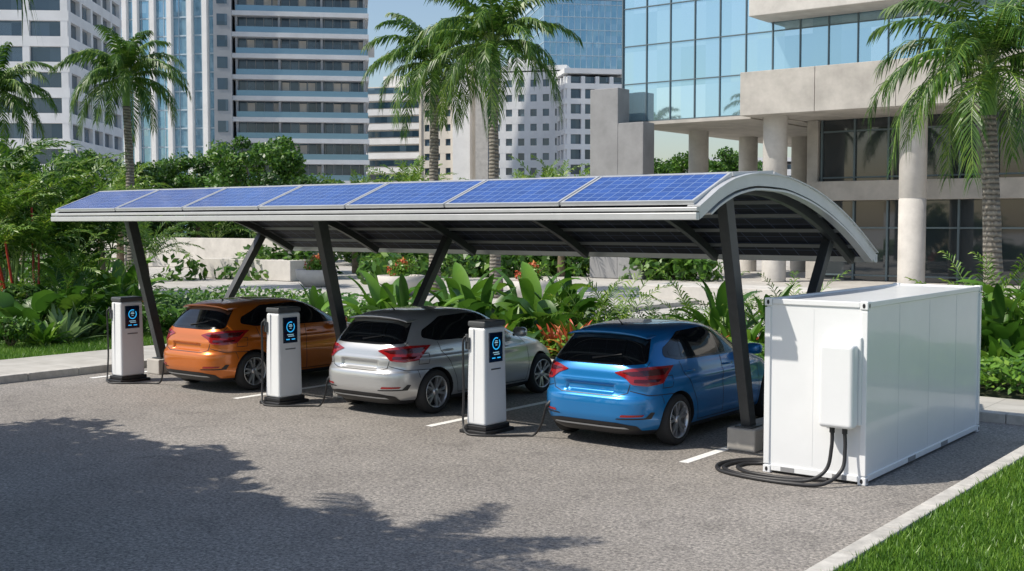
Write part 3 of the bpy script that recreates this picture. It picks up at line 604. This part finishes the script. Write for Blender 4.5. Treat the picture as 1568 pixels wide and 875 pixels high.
# ---------------------------------------------------------------- chargers
def spline(P,n=10):
    P=[Vector(p) for p in P]; out=[]
    for i in range(len(P)-1):
        a=P[max(i-1,0)];b_=P[i];c=P[i+1];d=P[min(i+2,len(P)-1)]
        for j in range(n):
            t=j/n; out.append(.5*((2*b_)+(c-a)*t+(2*a-5*b_+4*c-d)*t*t+(3*b_-a-3*c+d)*t**3))
    out.append(P[-1]); return out
def charger(x,y,cx):
    r=empty('ev_charging_station',(x,y,0))
    b=B(); b.box(-.24,.22,-.31,.31,0,.05); b.box(-.19,.18,-.26,.26,.05,.11); b.obj('base_plinth',[M['black']],r,bevel=.012)
    b=B(); b.add([(-.175,-.24,.11),(.155,-.24,.11),(.155,.24,.11),(-.175,.24,.11),(-.155,-.225,1.42),(.135,-.225,1.42),(.135,.225,1.42),(-.155,.225,1.42)],[(0,3,2,1),(4,5,6,7),(0,1,5,4),(1,2,6,5),(2,3,7,6),(3,0,4,7)])
    b.obj('housing',[M['white']],r,bevel=.035,bseg=4)
    b=B(); b.box(-.160,.142,-.232,.232,1.425,1.505); b.obj('cap',[M['dgrey']],r,bevel=.025,bseg=3)
    b=B(); b.box(-.05,-.044,-.2425,-.2,.16,1.40); b.obj('front_joint',[M['seam']],r)
    b=B(); b.box(.12,.152,-.145,.145,.95,1.35); b.obj('screen',[M['scr']],r,bevel=.01)
    b=B()
    vs=[];k=28; sx=.1535
    for i in range(k):
        a=2*PI*i/k; vs+=[(sx,.084*math.cos(a),1.20+.084*math.sin(a)),(sx,.069*math.cos(a),1.20+.069*math.sin(a))]
    b.add(vs,[(2*i,2*((i+1)%k),2*((i+1)%k)+1,2*i+1) for i in range(k) if i not in (3,4)],0)
    for z,w,h in ((1.23,.025,.012),(1.205,.035,.016),(1.175,.02,.010)): b.add([(sx,-w,z),(sx,w,z),(sx,w,z+h),(sx,-w,z+h)],[(0,1,2,3)],1)
    for z,y0,y1,h in ((1.075,-.07,.06,.012),(1.05,-.05,.07,.011),(1.0,-.09,-.02,.015),(1.0,.02,.09,.015)): b.add([(sx,y0,z),(sx,y1,z),(sx,y1,z+h),(sx,y0,z+h)],[(0,1,2,3)],1 if z>1.01 else 0)
    b.obj('screen_display',[M['cy'],M['cy2']],r)
    b=B(); xx=.1495
    for i in range(9): b.box(.12,xx,-.10+i*.023,-.10+i*.023+.015,.85,.868)
    b.obj('label_lettering',[M['dgrey']],r)
    b=B(); b.box(-.18,-.11,-.26,-.20,1.12,1.28); b.box(-.165,-.125,-.275,-.25,1.22,1.33); b.obj('connector_holster',[M['dgrey']],r,bevel=.012)
    e=cx-x
    P=[(-.14,-.26,1.30),(-.18,-.29,1.24),(-.195,-.275,.95),(-.19,-.275,.5),(-.17,-.31,.16),(-.04,-.40,.03),(.16,-.38,.016),(.40,-.22,.016),(.62,-.02,.016),(e-.30,.05,.03),(e-.16,.02,.20),(e-.06,-.02,.42),(e,-.01,.50)]
    b=B(); b.tube(spline(P),.015,8,0); b.tube([(e-.05,-.02,.44),(e+.01,-.01,.50),(e+.02,.05,.53)],[.026,.034,.028],8,0); b.obj('charging_cable',[M['cable']],r)
charger(-9.77,12.10,-8.72); charger(-13.85,12.10,-12.80); charger(-18.0,12.10,-16.86)

# ---------------------------------------------------------------- container
c=empty('battery_storage_container',(-5.1,12.0,0)); W2=.59; L=4.15; Hh=1.97
b=B(); b.box(-W2+.02,W2-.02,.02,L-.02,.06,Hh-.018); b.obj('walls',[M['white']],c)
b=B()
for x in (-W2,W2-.07):
    for y in (0,L-.07): b.box(x,x+.07,y,y+.07,.10,Hh-.10)
    b.box(x+.004,x+.066,.09,L-.09,.03,.10); b.box(x+.004,x+.066,.09,L-.09,Hh-.065,Hh-.004)
for y in (.004,L-.066): b.box(-W2+.09,W2-.09,y,y+.062,.03,.10); b.box(-W2+.09,W2-.09,y,y+.062,Hh-.065,Hh-.004)
b.obj('frame_rails',[M['white']],c,bevel=.008)
b=B(); h=B()
for x in (-W2-.004,W2-.086):
    for y in (-.004,L-.086):
        for z in (0,Hh-.086): b.box(x,x+.09,y,y+.09,z,z+.09)
def disc(bb,cx,cy,cz,ax,r1,r2):
    vs=[(cx,cy,cz)]
    for k in range(16):
        a=2*PI*k/16; vs.append((cx+r1*math.cos(a),cy,cz+r2*math.sin(a)) if ax=='y' else (cx,cy+r1*math.cos(a),cz+r2*math.sin(a)))
    bb.add(vs,[(0,1+k,1+(k+1)%16) for k in range(16)])
for z in (.045,Hh-.043):
    for x in (-W2+.041,W2-.041): disc(h,x,-.0065,z,'y',.016,.026)
    for y in (.041,L-.041): disc(h,W2+.0065,y,z,'x',.016,.026)
b.obj('corner_castings',[M['white']],c,bevel=.01); h.obj('casting_holes',[M['black']],c)
b=B()
b.box(-.02,-.016,.0185,.0195,.13,Hh-.1)
for i in range(1,4): y=i*L/4; b.box(W2-.0195,W2-.0185,y-.003,y+.003,.12,Hh-.08)
b.obj('panel_seams',[M['seam']],c)
b=B(); b.box(-.38,-.22,-.0,.02,.035,.085); b.box(.22,.38,-.0,.02,.035,.085); b.box(W2-.02,W2+.001,1.35,1.6,.035,.09); b.box(W2-.02,W2+.001,2.55,2.8,.035,.09); b.obj('fork_pockets',[M['cdark']],c)
b=B(); b.box(.10,.54,-.03,.016,.64,1.60); b.obj('power_cabinet_backplate',[M['white']],c,bevel=.02,bseg=3)
b=B(); b.box(.13,.515,-.20,-.03,.62,1.52); b.obj('power_cabinet',[M['white']],c,bevel=.045,bseg=5)
b=B()
for x in (.26,.40): b.tube([(x,-.11,.64),(x,-.11,.56)],.03,10,0)
b.obj('cable_glands',[M['black']],c)
b=B()
b.tube(spline([(.26,-.11,.58),(.26,-.12,.40),(.22,-.16,.16),(.06,-.28,.04),(-.30,-.36,.022),(-.72,-.34,.022),(-1.0,-.16,.022),(-1.04,.12,.022),(-.93,.36,.022),(-.72,.46,.03),(-.57,.50,.06)]),.021,10,0)
b.tube(spline([(.40,-.11,.58),(.41,-.12,.40),(.40,-.18,.18),(.26,-.36,.04),(-.10,-.46,.022),(-.60,-.44,.022),(-.98,-.30,.022),(-1.14,0,.022),(-1.07,.34,.022),(-.88,.54,.022),(-.57,.62,.06)]),.021,10,0)
b.tube(spline([(.20,-.10,.03),(-.20,-.22,.022),(-.62,-.22,.022),(-.88,-.05,.022),(-.91,.16,.022),(-.80,.30,.022),(-.57,.34,.06)]),.021,10,0)
b.obj('power_cables',[M['cable']],c)

# ---------------------------------------------------------------- solar canopy
cp=empty('solar_carport_canopy',(0,0,0))
PY=[11.13,11.6,12.05,12.6,13.2,13.95,14.6,15.25,15.85,16.4]; PZ=[2.985,3.20,3.325,3.385,3.375,3.275,3.12,2.905,2.65,2.38]
def zp(y): return float(pchip(PY,PZ,np.array(y)))
X0,X1=-18.62,-6.1
def arcprof(y0,y1,o0,o1,n=26):
    ys=[y0+(y1-y0)*i/n for i in range(n+1)]; up=[];lo=[]
    for y in ys:
        s=(zp(min(16.4,y+.02))-zp(max(11.13,y-.02)))/.04; k=math.hypot(1,s); nx_,nz=-s/k,1/k
        up.append((y+nx_*o0,zp(y)+nz*o0)); lo.append((y+nx_*o1,zp(y)+nz*o1))
    return up+lo[::-1]
b=B(); b.extr(arcprof(11.16,16.38,-.05,-.075),X0+.04,X1-.04,0); b.obj('roof_deck',[M['under']],cp)
b=B(); b.extr(arcprof(11.13,16.4,-.0,-.14),X1-.04,X1+.04,0); b.extr(arcprof(11.13,16.4,-.0,-.14),X0-.04,X0+.04,0)
b.obj('end_arch_fascia',[M['alu']],cp)
b=B(); b.extr(arcprof(11.11,16.42,.012,.0),X1-.09,X1+.07,0); b.extr(arcprof(11.3,16.3,-.165,-.19),X1-.06,X1+.06,0); b.obj('end_arch_cover',[M['alu']],cp)
b=B()
for x in (-18.3,-15.85,-13.4,-10.95,-8.53,-6.35): b.extr(arcprof(11.3,16.3,-.11,-.23),x-.04,x+.04,0)
b.obj('curved_ribs',[M['steel']],cp)
b=B()
for y in (11.5,12.2,12.95,13.7,14.35,14.95,15.5,16.0):
    z=zp(y)-.078; b.box(X0+.06,X1-.06,y-.022,y+.022,z-.05,z)
b.obj('purlins',[M['purl']],cp)
b=B(); b.box(X0-.05,X1+.05,11.06,11.13,2.84,2.92); b.box(X0-.05,X1+.05,11.07,11.12,2.935,2.98); b.box(X0-.04,X1+.04,16.40,16.47,2.24,2.36); b.obj('eaves_gutter',[M['alu']],cp,bevel=.008)
rows=[11.12,12.02,13.1,14.15,15.25,16.33]
fb=B(); me_v=[];me_f=[];me_uv=[]
for i in range(7):
    xa=X0+(X1-X0)*i/7+.015; xb=X0+(X1-X0)*(i+1)/7-.015
    for j in range(5):
        ya,yb=rows[j]+.01,rows[j+1]-.01; za,zb=zp(max(11.13,ya))+.0,zp(yb)
        d=Vector((0,yb-ya,zb-za)); L_=d.length; t=d.normalized(); nn=Vector((0,-t.z,t.y)); 
        mid=zp((ya+yb)/2)-(za+zb)/2
        def P(x,s,h): return Vector((x,ya,za))+t*s+nn*h
        lift=max(.03,mid+.025)
        for (x0_,x1_,s0,s1) in ((xa,xb,0,.03),(xa,xb,L_-.03,L_),(xa,xa+.03,.03,L_-.03),(xb-.03,xb,.03,L_-.03)):
            V=[P(x0_,s0,lift-.04),P(x1_,s0,lift-.04),P(x1_,s1,lift-.04),P(x0_,s1,lift-.04),P(x0_,s0,lift+.006),P(x1_,s0,lift+.006),P(x1_,s1,lift+.006),P(x0_,s1,lift+.006)]
            fb.add(V,[(0,3,2,1),(4,5,6,7),(0,1,5,4),(1,2,6,5),(2,3,7,6),(3,0,4,7)])
        o=len(me_v); me_v+= [P(xa+.03,.03,lift),P(xb-.03,.03,lift),P(xb-.03,L_-.03,lift),P(xa+.03,L_-.03,lift)]; me_f.append((o,o+1,o+2,o+3)); me_uv+=[(.02,.02),(11.98,.02),(11.98,5.98),(.02,5.98)]
fb.obj('panel_frames',[M['alu']],cp)
me=bpy.data.meshes.new('solar_panels'); me.from_pydata([tuple(v) for v in me_v],[],me_f); uvl=me.uv_layers.new(name='UVMap')
for i,u in enumerate(me_uv): uvl.data[i].uv=u
me.materials.append(M['pv']); mobj('solar_panels',me,cp)
def post(b,a,e,w0,w1,dx=.065):
    a=Vector(a);e=Vector(e); vs=[]
    for p,w in ((a,w0),(e,w1)): vs+=[p+Vector((-dx,-w,0)),p+Vector((dx,-w,0)),p+Vector((dx,w,0)),p+Vector((-dx,w,0))]
    b.add(vs,[(0,3,2,1),(4,5,6,7),(0,1,5,4),(1,2,6,5),(2,3,7,6),(3,0,4,7)])
b=B()
for x in (-6.43,-13.45,-18.45):
    post(b,(x,13.14,.28),(x,12.42,3.18),.08,.10); post(b,(x,13.98,.28),(x,15.62,2.66),.075,.09)
    b.box(x-.12,x+.12,12.99,13.29,.281,.30); b.box(x-.12,x+.12,13.84,14.14,.281,.30)
b.obj('inclined_posts',[M['steel']],cp,bevel=.006)
b=B()
for x in (-6.43,-13.45,-18.45): b.box(x-.19,x+.19,12.92,14.25,0,.28)
b.obj('concrete_footings',[M['conc']],cp,bevel=.02)

# ---------------------------------------------------------------- office building on the right
of=empty('office_building',(0,0,0))
def part(n,boxes,m,bev=0): return simple(n,boxes,M[m],of,bev)
part('curtain_wall_glass',[(-32.8,10,52,80,8.1,34)],'gcurt')
bx=[]; x=-32.8
while x<10: bx.append((x-.025,x+.025,51.93,52.0,8.1,34)); x+=1.4
z=8.1
while z<34: bx.append((-32.8,10,51.945,51.998,z-.025,z+.025)); z+=1.95
bx.append((-32.86,-32.8,51.9,80,8.1,34))
part('curtain_wall_mullions',bx,'mull')
part('cube_soffit',[(-32.8,-25.5,51.95,80,7.9,8.09)],'conc')
bx=[(-25.5,-24.5,51.9,79,7.95,8.09),(-24.5,12,51.9,79,8.0,8.09)]; x=-25.5
while x<12: bx.append((x,x+3.73,50.8,51.9,7.95,10.0)); x+=3.75
part('entrance_beam',bx,'conc',.015)
part('upper_slab',[(-24.6,12,49.8,51.9,12.4,13.3),(-22.5,12,50.6,51.9,13.3,15.6)],'concl',.03)
part('upper_window_band',[(-21,12,50.55,50.6,13.9,15.2)],'gdark')
b=B()
for x,y,r in ((-17.8,52.6,.60),(-24.5,52.6,.58),(-31.3,57.4,.55),(-31.1,63.1,.55),(-28.6,64.8,.5),(-27.4,66.5,.5),(-11,52.6,.6),(-4.3,52.6,.6)): b.lathe([(r,0),(r,3.9),(r-.02,3.92),(r-.02,3.96),(r,3.98),(r,8.0)],28,0,'z',(x,y,0))
b.obj('columns',[M['concl']],of)
part('podium_glass',[(-23.7,12,56.2,78,0,8.0)],'gpod')
part('floor_slab_band',[(-23.9,12,55.3,56.1,3.95,4.9),(-24.3,-23.72,55.9,78,0,7.99)],'conc',.02)
bx=[]; x=-23.6
while x<12:
    bx.append((x-.05,x+.05,56.08,56.2,0,3.94)); bx.append((x-.05,x+.05,56.08,56.2,4.9,8.0)); x+=1.7
for z in (.25,2.6,5.1,7.4): bx.append((-23.7,12,56.1,56.197,z-.04,z+.04))
part('podium_mullions',bx,'mull')
part('entrance_pier',[(-33.7,-32.0,50.2,51.3,0,9.7),(-32.0,-30.5,50.203,51.297,0,7.9)],'cdark',.03)
part('rear_wall',[(-24.2,-23.9,60,80,0,7.9)],'conc')

# ---------------------------------------------------------------- city buildings
def bld(name,d,l,phi): x,y=site(d,l); return empty(name,(x,y,0),TH+rad(phi))
def grid(par,x0,x1,y0,y1,z0,z1,fl,bay,band,pier,proud,wall,glass,roof=1.0,nm=''):
    simple(nm+'glazing',[(x0,x1,y0,y1,z0,z1)],M[glass],par)
    bx=[]; z=z0
    while z<=z1+.01: bx.append((x0-proud,x1+proud,y0-proud,y1+proud,z-band*.5,z+band*.5)); z+=fl
    bx.append((x0-proud-.1,x1+proud+.1,y0-proud-.1,y1+proud+.1,z1+band*.5+.01,z1+band*.5+roof)); simple(nm+'floor_bands',bx,M[wall],par)
    if pier:
        bx=[]; nb=max(1,round((x1-x0)/bay))
        for i in range(nb+1): x=x0+(x1-x0)*i/nb; bx.append((x-pier/2,x+pier/2,y0-proud+.02,y0-.001,z0,z1))
        nb=max(1,round((y1-y0)/bay))
        for i in range(nb+1):
            y=y0+(y1-y0)*i/nb; bx.append((x0-proud+.02,x0-.001,y-pier/2,y+pier/2,z0,z1)); bx.append((x1+.001,x1+proud-.02,y-pier/2,y+pier/2,z0,z1))
        simple(nm+'piers',bx,M[wall],par)
t=bld('apartment_tower',210,-49.5,8)
simple('balcony_core_glass',[(0,23,0,26,0,84)],M['gdark'],t)
s1=[];s2=[];s3=[];s4=[];z=6; rr=random.Random(3)
while z<84:
    s1.append((-.5,23.6,-2.4,26,z,z+.8)); s2.append((.2,23.4,-2.3,-2.22,z+.8,z+1.8)); s2.append((23.34,23.4,-2.2,20,z+.8,z+1.8))
    for x in np.arange(.3,23.3,1.53): 
        s3.append((x,x+.10,-.08,-.01,z+.8,z+3.7))
        if rr.random()<.25: s4.append((x+.15,x+1.4,-.06,-.02,z+.8,z+3.5))
    z+=3.75
for x in (0,7.5,15,22.6): s3.append((x,x+.4,-1.5,-.01,0,84))
simple('balcony_slabs',s1,M['wfac'],t); simple('balcony_railings',s2,M['grail'],t); simple('party_walls',s3,M['gfac'],t); simple('window_blinds',s4,M['bfac'],t)
simple('stair_core',[(-3.6,-.5,-3.2,20,0,90)],M['gfac'],t)
bx=[(-3.0,-1.2,-3.25,-3.2,4+k*3.75,6+k*3.75) for k in range(22)]
simple('stair_core_windows',bx,M['gdark'],t)
w=empty('glazed_wing',(-3.6,-1,0),rad(-22),t)
simple('wing_glass',[(-23,0,0,18,0,92)],M['gtow'],w)
bx=[(-23.3,-22.8,-.6,18,0,94)]+[(x,x+.9,-.9,-.01,0,94) for x in (-18.0,-15.8,-12.4,-9.0,-5.0,-2.0)]
simple('wing_fins',bx,M['wfac'],w)
bx=[(-22.6,-.1,-.15,-.01,3.3*k,3.3*k+.25) for k in range(28)]; bx+=[(x-.05,x+.05,-.12,-.012,0,92) for x in np.arange(-22,0,1.5)]
simple('wing_mullions',bx,M['mullw'],w)
t=bld('concrete_office_block',150,-92,4)
grid(t,0,34,0,25,0,66,3.3,5.2,1.3,.9,.6,'wfac','gdark')
t=bld('glass_tower',230,-100,8); grid(t,0,14,0,20,0,80,3.4,1.6,.25,.12,.15,'mullw','gtow')
t=bld('terraced_apartment_block',285,-36.5,-14); simple('walls',[(0,16,0,16,0,36)],M['bfac'],t)
s1=[];s2=[]
for k in range(10): s1.append((-.8,16.6,-1.8,16,k*3.5+1,k*3.5+2.4)); s2.append((.5,15.5,-.1,-.01,k*3.5+2.8,k*3.5+4.2))
simple('balconies',s1,M['wfac'],t); simple('windows',s2,M['gdark'],t); simple('roof_plant',[(4,10,4,10,36,39)],M['wfac'],t)
t=bld('residential_block',260,-20,-18); grid(t,0,15,0,16,0,33,3.2,2.6,1.7,1.3,.35,'bfac','gdark',nm='a_'); simple('lift_tower',[(8,12,-2.0,4,0,38)],M['wfac'],t)
t=bld('white_apartment_block',250,-4.5,-12); grid(t,0,16,0,16,0,34.4,3.1,2.6,1.6,1.3,.35,'wfac','gdark',nm='b_'); simple('roof_plant',[(3,9,3,10,35,38.5)],M['wfac'],t); simple('lift_tower',[(-3.2,-.45,-1,10,0,41)],M['concl'],t)
t=bld('slab_apartment_block',240,11.5,10); grid(t,0,12,0,16,0,33,3.1,3.0,1.1,.8,.9,'wfac','gdark',nm='c_')
t=bld('mirror_glass_tower',330,9,10); grid(t,0,30,0,30,0,66,3.6,1.8,.2,.12,.12,'mullw','gtow',nm='d_')
t=bld('residential_block',300,46,0); grid(t,0,30,0,16,0,18,3.2,3,1.6,1.2,.35,'wfac','gdark',nm='e_')

# ---------------------------------------------------------------- plaza pieces
def wallx(n,x0,x1,y,z,th=.4): simple(n,[(x0,x1,y,y+th,0,z)],M['concl'],None,.02)
wallx('concrete_planter_wall',-80,-50,46,1.9); wallx('concrete_planter_wall',-50,-43,38,1.0,2.0)
wallx('concrete_planter_wall',-22,-12,36,.6,2.0)
S=shrub('plant',.8,.9,91,1200,.07,'leafl',1)
for d,px in ((46,-170),(42,30),(52,-300)):
    r_=empty('flower_planter',(*site(d,px/1776*d),0)); b=B(); b.lathe([(.0,0),(.55,0),(.85,.35),(.95,.75),(.86,.75),(.8,.62),(0,.62)],26,0); b.obj('bowl',[M['concl']],r_); mobj('flowers',S,r_,(0,0,.55),0,1.0)

# ---------------------------------------------------------------- light, world, camera
sun_el=rad(52); sd=Vector((.62,.785,0)).normalized()
dirv=Vector((sd.x*math.cos(sun_el),sd.y*math.cos(sun_el),-math.sin(sun_el)))
l=bpy.data.lights.new('sun','SUN'); l.energy=5; l.angle=rad(.5); l.color=(1,.935,.83)
lo=bpy.data.objects.new('sun',l); sc.collection.objects.link(lo); lo.rotation_euler=dirv.to_track_quat('-Z','Y').to_euler(); lo.location=(-20,-20,40)
w=bpy.data.worlds.new('World'); sc.world=w; w.use_nodes=True; nt=w.node_tree; bg=nt.nodes['Background']
sk=nt.nodes.new('ShaderNodeTexSky'); sk.sky_type='NISHITA'; sk.sun_disc=False; sk.sun_elevation=sun_el; sk.sun_rotation=math.atan2(-sd.x,-sd.y)%(2*PI); sk.air_density=1.1; sk.dust_density=1.4; sk.ozone_density=1.5
nt.links.new(sk.outputs[0],bg.inputs[0]); bg.inputs[1].default_value=.14
cam=bpy.data.cameras.new('camera'); co=bpy.data.objects.new('camera',cam); sc.collection.objects.link(co); sc.camera=co
cam.lens=36*1776/1568; cam.clip_end=3000; co.location=(0,0,2.8); co.rotation_euler=(rad(90-3.05),0,TH)
sc.view_settings.view_transform='Standard'; sc.view_settings.look='None'; sc.view_settings.exposure=0
print('built',time.time()-T0, sum(len(m.polygons) for m in bpy.data.meshes))
